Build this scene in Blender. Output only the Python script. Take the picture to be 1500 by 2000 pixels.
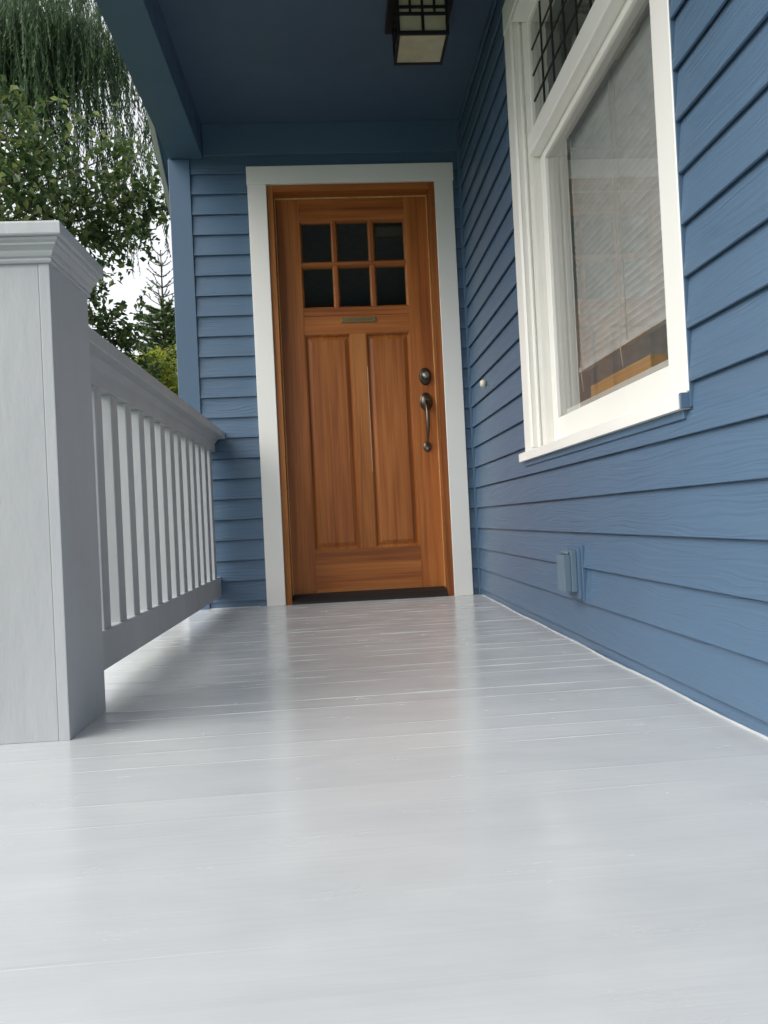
import bpy, bmesh, math, random
import numpy as np
from mathutils import Vector, Matrix

S = bpy.context.scene
for o in list(bpy.data.objects):
    bpy.data.objects.remove(o, do_unlink=True)
COL = S.collection
rnd = random.Random(7)

# ------------------------------------------------------------------ camera
YAW, PITCH, ROLL = 0.0596, 0.0105, -0.0490
CAM = Vector((0.0, -3.8081, 0.3989))
F = Vector((math.sin(YAW) * math.cos(PITCH), math.cos(YAW) * math.cos(PITCH), math.sin(PITCH)))
r0 = Vector((math.cos(YAW), -math.sin(YAW), 0))
u0 = r0.cross(F)
rv = r0 * math.cos(ROLL) + u0 * math.sin(ROLL)
uv = -r0 * math.sin(ROLL) + u0 * math.cos(ROLL)
cd = bpy.data.cameras.new('camera')
cam = bpy.data.objects.new('camera', cd)
COL.objects.link(cam)
cam.matrix_world = Matrix(((rv.x, uv.x, -F.x, CAM.x), (rv.y, uv.y, -F.y, CAM.y), (rv.z, uv.z, -F.z, CAM.z), (0, 0, 0, 1)))
cd.sensor_fit = 'HORIZONTAL'
cd.sensor_width = 36.0
cd.lens = 1479.03 / 1500 * 36.0
cd.clip_start = 0.02
cd.clip_end = 3000
S.camera = cam

# ------------------------------------------------------------------ light
SUN_EL, SUN_AZ = math.radians(40), math.radians(248)      # azimuth clockwise from +Y: behind the camera, to the left
w = bpy.data.worlds.new('World')
S.world = w
w.use_nodes = True
nt = w.node_tree
nt.nodes.clear()
wo = nt.nodes.new('ShaderNodeOutputWorld')
wb = nt.nodes.new('ShaderNodeBackground')
sk = nt.nodes.new('ShaderNodeTexSky')
sk.sky_type = 'NISHITA'
sk.sun_disc = False
sk.sun_elevation = SUN_EL
sk.sun_rotation = SUN_AZ
sk.dust_density = 3.0
sk.air_density = 1.0
hs = nt.nodes.new('ShaderNodeHueSaturation')
hs.inputs['Saturation'].default_value = 0.18              # cloud cover: nearly colourless sky
nt.links.new(sk.outputs[0], hs.inputs['Color'])
cm = nt.nodes.new('ShaderNodeMix')                         # even cloud deck over the clear-sky gradient
cm.data_type = 'RGBA'
cm.inputs[0].default_value = 0.5
cm.inputs[7].default_value = (5.2, 5.35, 5.6, 1)
nt.links.new(hs.outputs[0], cm.inputs[6])
nt.links.new(cm.outputs[2], wb.inputs['Color'])
wb.inputs['Strength'].default_value = 0.15
nt.links.new(wb.outputs[0], wo.inputs['Surface'])
sd = bpy.data.lights.new('sun', 'SUN')
sd.energy = 1.3
sd.angle = math.radians(55)
sd.color = (1.0, 0.96, 0.90)
sun = bpy.data.objects.new('sun', sd)
COL.objects.link(sun)
sdir = Vector((math.sin(SUN_AZ) * math.cos(SUN_EL), math.cos(SUN_AZ) * math.cos(SUN_EL), math.sin(SUN_EL)))
sun.rotation_euler = sdir.to_track_quat('Z', 'Y').to_euler()
sun.location = (-3, -6, 8)

S.render.engine = 'CYCLES'
vs = S.view_settings
vs.view_transform = 'Standard'
vs.look = 'None'
vs.gamma = 1.0
vs.use_curve_mapping = False
vs.exposure = 0.76
S.cycles.max_bounces = 10
S.cycles.diffuse_bounces = 5
S.cycles.glossy_bounces = 4
S.cycles.transmission_bounces = 6

# ------------------------------------------------------------------ materials
def new_mat(name):
    m = bpy.data.materials.new(name)
    m.use_nodes = True
    t = m.node_tree
    return m, t, t.nodes['Principled BSDF']

def node(t, typ, **kw):
    n = t.nodes.new(typ)
    for k, v in kw.items():
        if k in n.inputs:
            n.inputs[k].default_value = v
        else:
            setattr(n, k, v)
    return n

def coords(t, scale=(1, 1, 1), rand=True):
    tc = node(t, 'ShaderNodeTexCoord')
    mp = node(t, 'ShaderNodeMapping')
    mp.inputs['Scale'].default_value = scale
    if rand:
        oi = node(t, 'ShaderNodeObjectInfo')
        mu = node(t, 'ShaderNodeMath', operation='MULTIPLY')
        mu.inputs[1].default_value = 37.0
        t.links.new(oi.outputs['Random'], mu.inputs[0])
        ad = node(t, 'ShaderNodeVectorMath', operation='ADD')
        t.links.new(tc.outputs['Object'], ad.inputs[0])
        t.links.new(mu.outputs[0], ad.inputs[1])
        t.links.new(ad.outputs[0], mp.inputs['Vector'])
    else:
        t.links.new(tc.outputs['Object'], mp.inputs['Vector'])
    return mp.outputs[0]

def ramp(t, fac, stops):
    r = node(t, 'ShaderNodeValToRGB')
    e = r.color_ramp.elements
    e[0].position, e[0].color = stops[0][0], (*stops[0][1], 1)
    e[1].position, e[1].color = stops[-1][0], (*stops[-1][1], 1)
    for p, c in stops[1:-1]:
        x = e.new(p)
        x.color = (*c, 1)
    t.links.new(fac, r.inputs[0])
    return r.outputs[0]

def noise(t, vec, scale, detail=3, rough=0.55, dist=0.0):
    n = node(t, 'ShaderNodeTexNoise')
    n.inputs['Scale'].default_value = scale
    n.inputs['Detail'].default_value = detail
    n.inputs['Roughness'].default_value = rough
    n.inputs['Distortion'].default_value = dist
    t.links.new(vec, n.inputs['Vector'])
    return n.outputs[0]

def bump(t, b, height, strength, distance, prev=None):
    n = node(t, 'ShaderNodeBump')
    n.inputs['Strength'].default_value = strength
    n.inputs['Distance'].default_value = distance
    t.links.new(height, n.inputs['Height'])
    if prev is not None:
        t.links.new(prev, n.inputs['Normal'])
    t.links.new(n.outputs[0], b.inputs['Normal'])
    return n.outputs[0]

def vary(c, k):
    return tuple(min(1, max(0, v * k)) for v in c)

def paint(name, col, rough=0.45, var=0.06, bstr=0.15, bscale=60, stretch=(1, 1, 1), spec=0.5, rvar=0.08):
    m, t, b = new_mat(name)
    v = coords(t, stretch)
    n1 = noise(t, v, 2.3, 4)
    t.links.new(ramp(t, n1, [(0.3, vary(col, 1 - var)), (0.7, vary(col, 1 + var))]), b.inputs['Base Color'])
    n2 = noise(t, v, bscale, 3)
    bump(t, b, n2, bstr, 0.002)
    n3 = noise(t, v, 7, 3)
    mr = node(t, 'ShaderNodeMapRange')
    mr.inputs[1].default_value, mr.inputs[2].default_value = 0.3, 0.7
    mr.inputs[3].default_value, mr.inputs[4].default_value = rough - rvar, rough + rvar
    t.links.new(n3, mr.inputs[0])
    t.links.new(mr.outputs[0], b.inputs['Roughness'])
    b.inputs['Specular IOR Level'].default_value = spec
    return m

BLUE = (0.083, 0.146, 0.228)

def siding_mat():
    # embossed wood grain pressed into the painted cement boards; local X is the board's length
    m, t, b = new_mat('blue_siding_paint')
    v = coords(t, (1, 1, 1))
    sep = node(t, 'ShaderNodeSeparateXYZ')
    t.links.new(v, sep.inputs[0])
    low = node(t, 'ShaderNodeMapping')
    low.inputs['Scale'].default_value = (2.2, 1, 9)
    t.links.new(v, low.inputs['Vector'])
    ln = noise(t, low.outputs[0], 1.0, 2, 0.5)
    mul = node(t, 'ShaderNodeMath', operation='MULTIPLY')
    mul.inputs[1].default_value = 0.085
    t.links.new(ln, mul.inputs[0])
    add = node(t, 'ShaderNodeMath', operation='ADD')
    t.links.new(sep.outputs['Z'], add.inputs[0])
    t.links.new(mul.outputs[0], add.inputs[1])
    zz = node(t, 'ShaderNodeMath', operation='MULTIPLY')
    zz.inputs[1].default_value = 150.0
    t.links.new(add.outputs[0], zz.inputs[0])
    xx = node(t, 'ShaderNodeMath', operation='MULTIPLY')
    xx.inputs[1].default_value = 3.0
    t.links.new(sep.outputs['X'], xx.inputs[0])
    cb = node(t, 'ShaderNodeCombineXYZ')
    t.links.new(xx.outputs[0], cb.inputs['X'])
    t.links.new(zz.outputs[0], cb.inputs['Z'])
    g = noise(t, cb.outputs[0], 1.0, 1.5, 0.5)
    # grain comes and goes along the board
    msk = node(t, 'ShaderNodeMapping')
    msk.inputs['Scale'].default_value = (1.6, 1, 12)
    t.links.new(v, msk.inputs['Vector'])
    mk = noise(t, msk.outputs[0], 1.3, 2)
    mkr = node(t, 'ShaderNodeMapRange')
    mkr.inputs[1].default_value, mkr.inputs[2].default_value = 0.35, 0.65
    mkr.inputs[3].default_value, mkr.inputs[4].default_value = 0.25, 1.0
    t.links.new(mk, mkr.inputs[0])
    gm = node(t, 'ShaderNodeMath', operation='MULTIPLY')
    t.links.new(g, gm.inputs[0])
    t.links.new(mkr.outputs[0], gm.inputs[1])
    bump(t, b, gm.outputs[0], 0.9, 0.0052)
    cv = noise(t, v, 1.7, 3)
    t.links.new(ramp(t, cv, [(0.3, vary(BLUE, 0.95)), (0.7, vary(BLUE, 1.05))]), b.inputs['Base Color'])
    b.inputs['Roughness'].default_value = 0.36
    b.inputs['Specular IOR Level'].default_value = 0.6
    return m

def wood_mat(name, axis, c0, c1, c2, fine=70, rough=0.45, dist=0.4, figure=0.03):
    m, t, b = new_mat(name)
    v = coords(t)
    s1 = [fine, fine, fine]
    s1[axis] = 1.6
    m1 = node(t, 'ShaderNodeMapping')
    m1.inputs['Scale'].default_value = s1
    t.links.new(v, m1.inputs['Vector'])
    s2 = [7.0, 7.0, 7.0]
    s2[axis] = 0.7
    m2 = node(t, 'ShaderNodeMapping')
    m2.inputs['Scale'].default_value = s2
    t.links.new(v, m2.inputs['Vector'])
    n1 = noise(t, m1.outputs[0], 1.0, 3, 0.6, dist)
    n2 = noise(t, m2.outputs[0], 1.0, 3, 0.5, 0.6)
    mx = node(t, 'ShaderNodeMix', data_type='FLOAT')
    mx.inputs[0].default_value = 0.5
    t.links.new(n1, mx.inputs[2])
    t.links.new(n2, mx.inputs[3])
    colr = ramp(t, mx.outputs[0], [(0.33, c0), (0.5, c1), (0.68, c2)])
    oi = node(t, 'ShaderNodeObjectInfo')
    mrv = node(t, 'ShaderNodeMapRange')
    mrv.inputs[3].default_value, mrv.inputs[4].default_value = 0.84, 1.14
    t.links.new(oi.outputs['Random'], mrv.inputs[0])
    hvv = node(t, 'ShaderNodeHueSaturation')
    t.links.new(mrv.outputs[0], hvv.inputs['Value'])
    t.links.new(colr, hvv.inputs['Color'])
    t.links.new(hvv.outputs[0], b.inputs['Base Color'])
    bump(t, b, n1, 0.3, 0.0012)
    b.inputs['Roughness'].default_value = rough
    b.inputs['Coat Weight'].default_value = 0.0
    b.inputs['Specular IOR Level'].default_value = 0.35
    b.inputs['Coat Roughness'].default_value = 0.3
    return m

def floor_mat():
    m, t, b = new_mat('gloss_grey_deck_paint')
    tc = node(t, 'ShaderNodeTexCoord')
    ge = node(t, 'ShaderNodeNewGeometry')
    pos = ge.outputs['Position']
    n1 = noise(t, pos, 1.6, 4, 0.6)
    oi = node(t, 'ShaderNodeObjectInfo')
    mxv = node(t, 'ShaderNodeMix', data_type='FLOAT')
    mxv.inputs[0].default_value = 0.16
    t.links.new(n1, mxv.inputs[2])
    t.links.new(oi.outputs['Random'], mxv.inputs[3])
    # lapped roller and brush passes: large soft-edged patches, some across the boards
    lap = node(t, 'ShaderNodeMapping')
    lap.inputs['Scale'].default_value = (3.2, 9.0, 1)
    t.links.new(pos, lap.inputs['Vector'])
    lpn = noise(t, lap.outputs[0], 1.0, 4, 0.6, 0.5)
    mxl = node(t, 'ShaderNodeMix', data_type='FLOAT')
    mxl.inputs[0].default_value = 0.5
    t.links.new(mxv.outputs[0], mxl.inputs[2])
    t.links.new(lpn, mxl.inputs[3])
    mxv = node(t, 'ShaderNodeMath', operation='ADD')
    t.links.new(mxl.outputs[0], mxv.inputs[0])
    mxv.inputs[1].default_value = 0.0
    t.links.new(ramp(t, mxv.outputs[0], [(0.33, (0.480, 0.498, 0.510)), (0.67, (0.575, 0.592, 0.596))]), b.inputs['Base Color'])
    # brush strokes along the boards, patchy gloss
    st = node(t, 'ShaderNodeMapping')
    st.inputs['Scale'].default_value = (2.0, 90, 1)
    t.links.new(pos, st.inputs['Vector'])
    br = noise(t, st.outputs[0], 1.0, 3, 0.6)
    wv = node(t, 'ShaderNodeMapping')
    wv.inputs['Scale'].default_value = (2.0, 14, 1)
    t.links.new(pos, wv.inputs['Vector'])
    wn = noise(t, wv.outputs[0], 1.0, 2, 0.5)
    p1 = bump(t, b, br, 0.34, 0.0012)
    p2 = bump(t, b, wn, 0.10, 0.003, p1)
    pt = noise(t, lap.outputs[0], 1.7, 4, 0.65, 0.5)
    mr = node(t, 'ShaderNodeMapRange')
    mr.inputs[1].default_value, mr.inputs[2].default_value = 0.3, 0.7
    mr.inputs[3].default_value, mr.inputs[4].default_value = 0.13, 0.29
    t.links.new(pt, mr.inputs[0])
    t.links.new(mr.outputs[0], b.inputs['Roughness'])
    b.inputs['Specular IOR Level'].default_value = 0.62
    return m

def plain(name, col, rough=0.5, metal=0.0, spec=0.5):
    m, t, b = new_mat(name)
    v = coords(t)
    n1 = noise(t, v, 14, 3)
    t.links.new(ramp(t, n1, [(0.3, vary(col, 0.88)), (0.7, vary(col, 1.1))]), b.inputs['Base Color'])
    b.inputs['Roughness'].default_value = rough
    b.inputs['Metallic'].default_value = metal
    b.inputs['Specular IOR Level'].default_value = spec
    return m

def glass_mat(name, tint=(0.96, 0.97, 0.96), wob=0.0):
    m, t, b = new_mat(name)
    t.nodes.remove(b)
    out = t.nodes['Material Output']
    tr = node(t, 'ShaderNodeBsdfTransparent')
    tr.inputs[0].default_value = (*tint, 1)
    gl = node(t, 'ShaderNodeBsdfGlossy')
    gl.inputs['Roughness'].default_value = 0.01
    fr = node(t, 'ShaderNodeFresnel')
    fr.inputs['IOR'].default_value = 1.52
    # two faces of a pane reflect
    ml = node(t, 'ShaderNodeMath', operation='MULTIPLY')
    ml.inputs[1].default_value = 1.8
    ml.use_clamp = True
    t.links.new(fr.outputs[0], ml.inputs[0])
    mx = node(t, 'ShaderNodeMixShader')
    t.links.new(ml.outputs[0], mx.inputs[0])
    t.links.new(tr.outputs[0], mx.inputs[1])
    t.links.new(gl.outputs[0], mx.inputs[2])
    t.links.new(mx.outputs[0], out.inputs['Surface'])
    if wob:
        v = coords(t)
        n = noise(t, v, 9, 2)
        bn = node(t, 'ShaderNodeBump')
        bn.inputs['Strength'].default_value = wob
        bn.inputs['Distance'].default_value = 0.003
        t.links.new(n, bn.inputs['Height'])
        t.links.new(bn.outputs[0], gl.inputs['Normal'])
    return m

def leaf_mat(name, dark, mid, light, trans=0.35, rough=0.45):
    m, t, b = new_mat(name)
    out = t.nodes['Material Output']
    ge = node(t, 'ShaderNodeNewGeometry')
    c = ramp(t, ge.outputs['Random Per Island'], [(0.0, dark), (0.55, mid), (1.0, light)])
    t.links.new(c, b.inputs['Base Color'])
    b.inputs['Roughness'].default_value = rough
    tl = node(t, 'ShaderNodeBsdfTranslucent')
    hv = node(t, 'ShaderNodeHueSaturation')
    hv.inputs['Value'].default_value = 1.5
    t.links.new(c, hv.inputs['Color'])
    t.links.new(hv.outputs[0], tl.inputs['Color'])
    mx = node(t, 'ShaderNodeMixShader')
    mx.inputs[0].default_value = trans
    t.links.new(b.outputs[0], mx.inputs[1])
    t.links.new(tl.outputs[0], mx.inputs[2])
    t.links.new(mx.outputs[0], out.inputs['Surface'])
    return m

M = {}
M['siding'] = siding_mat()
M['blue'] = paint('blue_trim_paint', BLUE, 0.42, 0.05, 0.12, 90)
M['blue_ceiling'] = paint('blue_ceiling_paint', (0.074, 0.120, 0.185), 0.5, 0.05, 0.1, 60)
M['white'] = paint('warm_white_trim_paint', (0.85, 0.838, 0.785), 0.38, 0.03, 0.12, 70, (1, 1, 0.12))
M['grey'] = paint('grey_railing_paint', (0.455, 0.470, 0.480), 0.42, 0.08, 0.8, 38, (1, 1, 0.3), rvar=0.1)
M['outlet'] = paint('outlet_blue_grey_paint', (0.125, 0.185, 0.238), 0.45, 0.12, 0.4, 60)
M['cream'] = paint('cream_rake_paint', (0.62, 0.60, 0.52), 0.5)
M['floor'] = floor_mat()
WC = ((0.175, 0.048, 0.010), (0.330, 0.102, 0.020), (0.455, 0.165, 0.038))
M['wood_v'] = wood_mat('stained_fir_vertical', 2, *WC)
M['wood_h'] = wood_mat('stained_fir_horizontal', 0, *WC)
M['wood_oak'] = wood_mat('stained_oak_grain', 2, (0.20, 0.060, 0.010), (0.38, 0.130, 0.026), (0.52, 0.215, 0.055), fine=120, dist=1.6)
M['pine'] = wood_mat('raw_pine', 1, (0.52, 0.28, 0.10), (0.66, 0.40, 0.17), (0.74, 0.49, 0.25), fine=55)
M['bronze'] = plain('aged_bronze', (0.14, 0.115, 0.085), 0.34, 0.9)
M['bronze_dark'] = plain('dark_bronze', (0.06, 0.045, 0.035), 0.4, 0.7)
M['nickel'] = plain('worn_nickel', (0.50, 0.47, 0.42), 0.3, 1.0)
M['brass'] = plain('dull_brass', (0.22, 0.17, 0.08), 0.45, 0.8)
M['black'] = plain('black_metal', (0.008, 0.008, 0.010), 0.5)
M['rubber'] = plain('black_threshold', (0.012, 0.011, 0.011), 0.6)
M['art_glass'] = plain('cream_art_glass', (0.52, 0.47, 0.32), 0.25)
M['lead'] = plain('lead_came', (0.03, 0.03, 0.032), 0.5, 0.4)
M['blind'] = plain('white_blind_slat', (0.69, 0.695, 0.68), 0.45)
M['cord'] = plain('white_cord', (0.75, 0.73, 0.66), 0.8)
M['plastic'] = plain('cream_plastic', (0.80, 0.76, 0.58), 0.4)
M['room'] = plain('interior_wall_paint', (0.78, 0.78, 0.76), 0.8)
M['room_floor'] = plain('interior_floor', (0.50, 0.48, 0.44), 0.5)
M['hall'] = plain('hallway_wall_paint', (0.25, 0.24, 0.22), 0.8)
M['glass'] = glass_mat('window_glass', wob=0.02)
M['glass_old'] = glass_mat('leaded_glass', (0.75, 0.78, 0.76), wob=0.25)
M['bark'] = paint('grey_brown_bark', (0.085, 0.065, 0.048), 0.9, 0.35, 0.8, 30, (1, 1, 0.3))
M['leaf'] = leaf_mat('broad_leaf', (0.026, 0.056, 0.018), (0.072, 0.120, 0.038), (0.23, 0.26, 0.085), 0.38)
M['cedar'] = leaf_mat('cedar_spray', (0.040, 0.078, 0.042), (0.066, 0.120, 0.060), (0.120, 0.185, 0.070), 0.3)
M['needle'] = leaf_mat('conifer_needle', (0.050, 0.095, 0.030), (0.095, 0.155, 0.045), (0.19, 0.26, 0.07), 0.35)
M['lime'] = leaf_mat('lime_leaf', (0.09, 0.13, 0.020), (0.22, 0.26, 0.035), (0.40, 0.40, 0.06), 0.5)

def ground_mat():
    m, t, b = new_mat('lawn')
    ge = node(t, 'ShaderNodeNewGeometry')
    n1 = noise(t, ge.outputs['Position'], 1.2, 6, 0.7)
    t.links.new(ramp(t, n1, [(0.3, (0.045, 0.075, 0.022)), (0.7, (0.085, 0.115, 0.04))]), b.inputs['Base Color'])
    n2 = noise(t, ge.outputs['Position'], 40, 3)
    bump(t, b, n2, 0.6, 0.03)
    b.inputs['Roughness'].default_value = 0.9
    return m
M['lawn'] = ground_mat()

# ------------------------------------------------------------------ helpers
def tag(o, label=None, cat=None, group=None, kind=None):
    if label: o['label'] = label
    if cat: o['category'] = cat
    if group: o['group'] = group
    if kind: o['kind'] = kind
    return o

def empty(name, loc=(0, 0, 0)):
    o = bpy.data.objects.new(name, None)
    o.location = loc
    o.empty_display_size = 0.1
    COL.objects.link(o)
    return o

def link(name, me, mat, parent=None, smooth=False):
    o = bpy.data.objects.new(name, me)
    if mat is not None and not me.materials:
        me.materials.append(mat)
    COL.objects.link(o)
    if parent is not None:
        o.parent = parent
        q = parent
        loc = Vector((0, 0, 0))
        if parent.parent is None:
            loc = parent.location
        o.matrix_parent_inverse = Matrix.Translation(-loc) if parent.parent is None else Matrix.Identity(4)
    if smooth:
        for p in me.polygons:
            p.use_smooth = True
    return o

def finish(bm, name, mat, parent=None, smooth=False):
    me = bpy.data.meshes.new(name)
    bmesh.ops.recalc_face_normals(bm, faces=bm.faces[:])
    bm.to_mesh(me)
    bm.free()
    return link(name, me, mat, parent, smooth)

def add_box(bm, x0, x1, y0, y1, z0, z1, bev=0.0, seg=1):
    t = bmesh.new()
    vs_ = [t.verts.new((x, y, z)) for x in (x0, x1) for y in (y0, y1) for z in (z0, z1)]
    for f in ((0, 1, 3, 2), (4, 6, 7, 5), (0, 4, 5, 1), (2, 3, 7, 6), (0, 2, 6, 4), (1, 5, 7, 3)):
        t.faces.new([vs_[i] for i in f])
    if bev > 0:
        bmesh.ops.bevel(t, geom=t.edges[:], offset=bev, segments=seg, affect='EDGES', profile=0.7)
    me = bpy.data.meshes.new('tmp')
    t.to_mesh(me)
    t.free()
    bm.from_mesh(me)
    bpy.data.meshes.remove(me)

def box(name, x0, x1, y0, y1, z0, z1, mat, parent=None, bev=0.0015, seg=1):
    bm = bmesh.new()
    add_box(bm, min(x0, x1), max(x0, x1), min(y0, y1), max(y0, y1), min(z0, z1), max(z0, z1), bev, seg)
    return finish(bm, name, mat, parent)

def prism(name, prof, axis, a, b, mat, parent=None):
    """profile (list of 2-D points in the other two axes) drawn along an axis from a to b"""
    bm = bmesh.new()
    def P(s, q):
        if axis == 0: return (s, q[0], q[1])
        if axis == 1: return (q[0], s, q[1])
        return (q[0], q[1], s)
    A = [bm.verts.new(P(a, q)) for q in prof]
    B = [bm.verts.new(P(b, q)) for q in prof]
    n = len(prof)
    for i in range(n):
        bm.faces.new((A[i], A[(i + 1) % n], B[(i + 1) % n], B[i]))
    bm.faces.new(A[::-1])
    bm.faces.new(B)
    return finish(bm, name, mat, parent)

def add_tube(bm, pts, rads, n=8, cap=True):
    pts = [Vector(p) for p in pts]
    rings = []
    up = Vector((0.31, 0.17, 0.93)).normalized()
    for i, p in enumerate(pts):
        d = (pts[min(i + 1, len(pts) - 1)] - pts[max(i - 1, 0)]).normalized()
        s = d.cross(up)
        if s.length < 1e-3: s = d.cross(Vector((1, 0, 0)))
        s.normalize()
        q = s.cross(d)
        r = rads[i] if hasattr(rads, '__len__') else rads
        rings.append([bm.verts.new(p + (s * math.cos(k * 2 * math.pi / n) + q * math.sin(k * 2 * math.pi / n)) * r) for k in range(n)])
    for a, b in zip(rings, rings[1:]):
        for k in range(n):
            bm.faces.new((a[k], a[(k + 1) % n], b[(k + 1) % n], b[k]))
    if cap:
        bm.faces.new(rings[0][::-1])
        bm.faces.new(rings[-1])

def tube(name, pts, rads, mat, parent=None, n=8):
    bm = bmesh.new()
    add_tube(bm, pts, rads, n)
    return finish(bm, name, mat, parent, True)

def rect_loft(name, x0, x1, z0, z1, rings, mat, parent=None, fill=True):
    """nested rectangles on a door face: rings = [(inset, y)]"""
    bm = bmesh.new()
    R = []
    for ins, y in rings:
        R.append([bm.verts.new(p) for p in ((x0 + ins, y, z0 + ins), (x1 - ins, y, z0 + ins), (x1 - ins, y, z1 - ins), (x0 + ins, y, z1 - ins))])
    for a, b in zip(R, R[1:]):
        for k in range(4):
            bm.faces.new((a[k], a[(k + 1) % 4], b[(k + 1) % 4], b[k]))
    if fill:
        bm.faces.new(R[-1])
    bmesh.ops.recalc_face_normals(bm, faces=bm.faces[:])
    # make sure the field faces the viewer (-y)
    c = sum((f.normal.y * f.calc_area() for f in bm.faces))
    if c > 0:
        bmesh.ops.reverse_faces(bm, faces=bm.faces[:])
    me = bpy.data.meshes.new(name)
    bm.to_mesh(me)
    bm.free()
    return link(name, me, mat, parent)

def dome(name, cx, cz, y, rx, rz, rings, mat, parent=None, n=28):
    """oval turned plate on a door: rings = [(radius factor, depth towards the viewer)]"""
    bm = bmesh.new()
    R = []
    for k, d in rings:
        R.append([bm.verts.new((cx + rx * k * math.cos(a), y - d, cz + rz * k * math.sin(a))) for a in [2 * math.pi * i / n for i in range(n)]])
    for a, b in zip(R, R[1:]):
        for k in range(n):
            bm.faces.new((a[k], a[(k + 1) % n], b[(k + 1) % n], b[k]))
    bm.faces.new(R[0][::-1])
    bm.faces.new(R[-1])
    return finish(bm, name, mat, parent, True)

# ------------------------------------------------------------------ numbers of the place (metres)
XR = 0.7064            # face of the long wall
GZ = -0.65             # garden level
CEIL = 2.414
ROOF_END = -3.05       # porch roof stops here
FLOOR_END = -5.4
EXP = 0.1016           # siding exposure
ZL = 0.0304            # lowest siding shadow line

# ------------------------------------------------------------------ ground
bm = bmesh.new()
n = 24
ring = [bm.verts.new((600 * math.cos(2 * math.pi * i / n), 600 * math.sin(2 * math.pi * i / n), GZ)) for i in range(n)]
bm.faces.new(ring)
tag(finish(bm, 'ground', M['lawn']), kind='structure')

# ------------------------------------------------------------------ porch floor
fl = empty('porch_floor', (0, 0, 0))
tag(fl, 'glossy grey painted plank floor of the porch', 'floor', kind='structure')
box('floor_frame', -0.78, XR + 0.1, FLOOR_END + 0.02, -0.01, -0.22, -0.034, M['grey'], fl)
PW = 0.0835
FLX0, FLX1 = -0.80, XR + 0.035
def plank_mesh(lip, cup, seed):
    flush = lip < 0
    prof = [(-PW / 2, -0.03), (-PW / 2, lip * 0.4), (-PW / 2 + 0.0010, lip), (-PW / 2 + 0.0030, lip * 0.85),
            (-PW / 2 + 0.0075, cup * 0.3), (-PW / 4, cup * 0.1), (0, 0), (PW / 4, cup * 0.1), (PW / 2 - 0.003, 0.0), (PW / 2, 0.0), (PW / 2, -0.03)]
    if flush:                                              # joint filled level with paint
        prof = [(-PW / 2, -0.03), (-PW / 2, 0.0), (-PW / 4, 0.00008), (0, 0.0001), (PW / 4, 0.00008), (PW / 2, 0.0), (PW / 2, -0.03)]
    bm = bmesh.new()
    N = 22
    rings = []
    for i in range(N + 1):
        x = FLX0 + (FLX1 - FLX0) * i / N
        k = 0.6 + 0.3 * math.sin(i * 1.7 + seed * 2) + 0.3 * math.sin(i * 0.61 + seed * 5) if lip > 0.0002 else 1.0
        if lip == 0.00171: k = max(0.0, 1.0 - 1.9 * i / N) * (0.7 + 0.3 * math.sin(i * 2.1))
        rings.append([bm.verts.new((x, y, z if z < -0.01 or j > 3 else z * max(0.02, k))) for j, (y, z) in enumerate(prof)])
    m = len(prof)
    for a, b in zip(rings, rings[1:]):
        for j in range(m - 1):
            bm.faces.new((a[j], a[j + 1], b[j + 1], b[j]))
    bm.faces.new(rings[0])
    bm.faces.new(rings[-1][::-1])
    bmesh.ops.recalc_face_normals(bm, faces=bm.faces[:])
    me = bpy.data.meshes.new('plank')
    bm.to_mesh(me)
    bm.free()
    me.materials.append(M['floor'])
    return me
variants = {k: [plank_mesh(l, c, s) for s, c in ((1, 0.0002), (2, 0.0003), (3, 0.0001))] for k, l in (('flush', -1), ('flat', 0.0000), ('low', 0.0004), ('mid', 0.0009), ('high', 0.0017), ('faded', 0.00171))}
STRONG = (-0.545, -0.982, -1.509, -1.844, -2.084, -2.505, -3.115)
i = 0
y = -PW / 2 + 0.01
while y > FLOOR_END:
    near = y - PW / 2
    kind = rnd.choice(('flush', 'low', 'low', 'mid', 'mid', 'high')) if near > -2.1 else rnd.choice(('flush', 'flush', 'low', 'mid'))
    if near < -2.6: kind = rnd.choice(('flush', 'flush', 'flush', 'low'))
    if min(abs(near - s) for s in STRONG) < PW / 2: kind = 'high' if near > -2.4 else ('mid' if near > -2.7 else 'faded')
    o = link('plank', rnd.choice(variants[kind]), None, fl)
    lv = 0.0 if kind == 'flush' else rnd.uniform(-0.0002, 0.0002)
    o.location = (0, y, lv)
    o.rotation_euler = (0.0 if kind == 'flush' else rnd.uniform(-0.003, 0.003), 0, math.radians(0.9))
    y -= PW
    i += 1
# wavy bead of floor paint where brush met the long wall
bm = bmesh.new()
pts, rad = [], []
yy = FLOOR_END
ph = 0
while yy < -0.02:
    pts.append((XR - 0.0095 - 0.004 * math.sin(yy * 9.3) * math.sin(yy * 3.1 + 1) - rnd.uniform(0, 0.002), yy, 0.0012))
    rad.append(0.0024 + rnd.uniform(0, 0.0012))
    yy += 0.035
add_tube(bm, pts, rad, 6)
finish(bm, 'paint_edge', M['floor'], fl, True)
bm = bmesh.new()
pts, rad = [], []
xx = -0.74
while xx < XR - 0.01:
    if not (-0.39 < xx < 0.665):
        pts.append((xx, -0.0105 - rnd.uniform(0, 0.002), 0.001))
        rad.append(0.0022)
    xx += 0.03
k = [j for j, p in enumerate(pts) if p[0] < 0]
add_tube(bm, [pts[j] for j in k], 0.0022, 6)
k = [j for j, p in enumerate(pts) if p[0] > 0]
if len(k) > 1: add_tube(bm, [pts[j] for j in k], 0.0022, 6)
finish(bm, 'paint_edge', M['floor'], fl, True)

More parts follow.
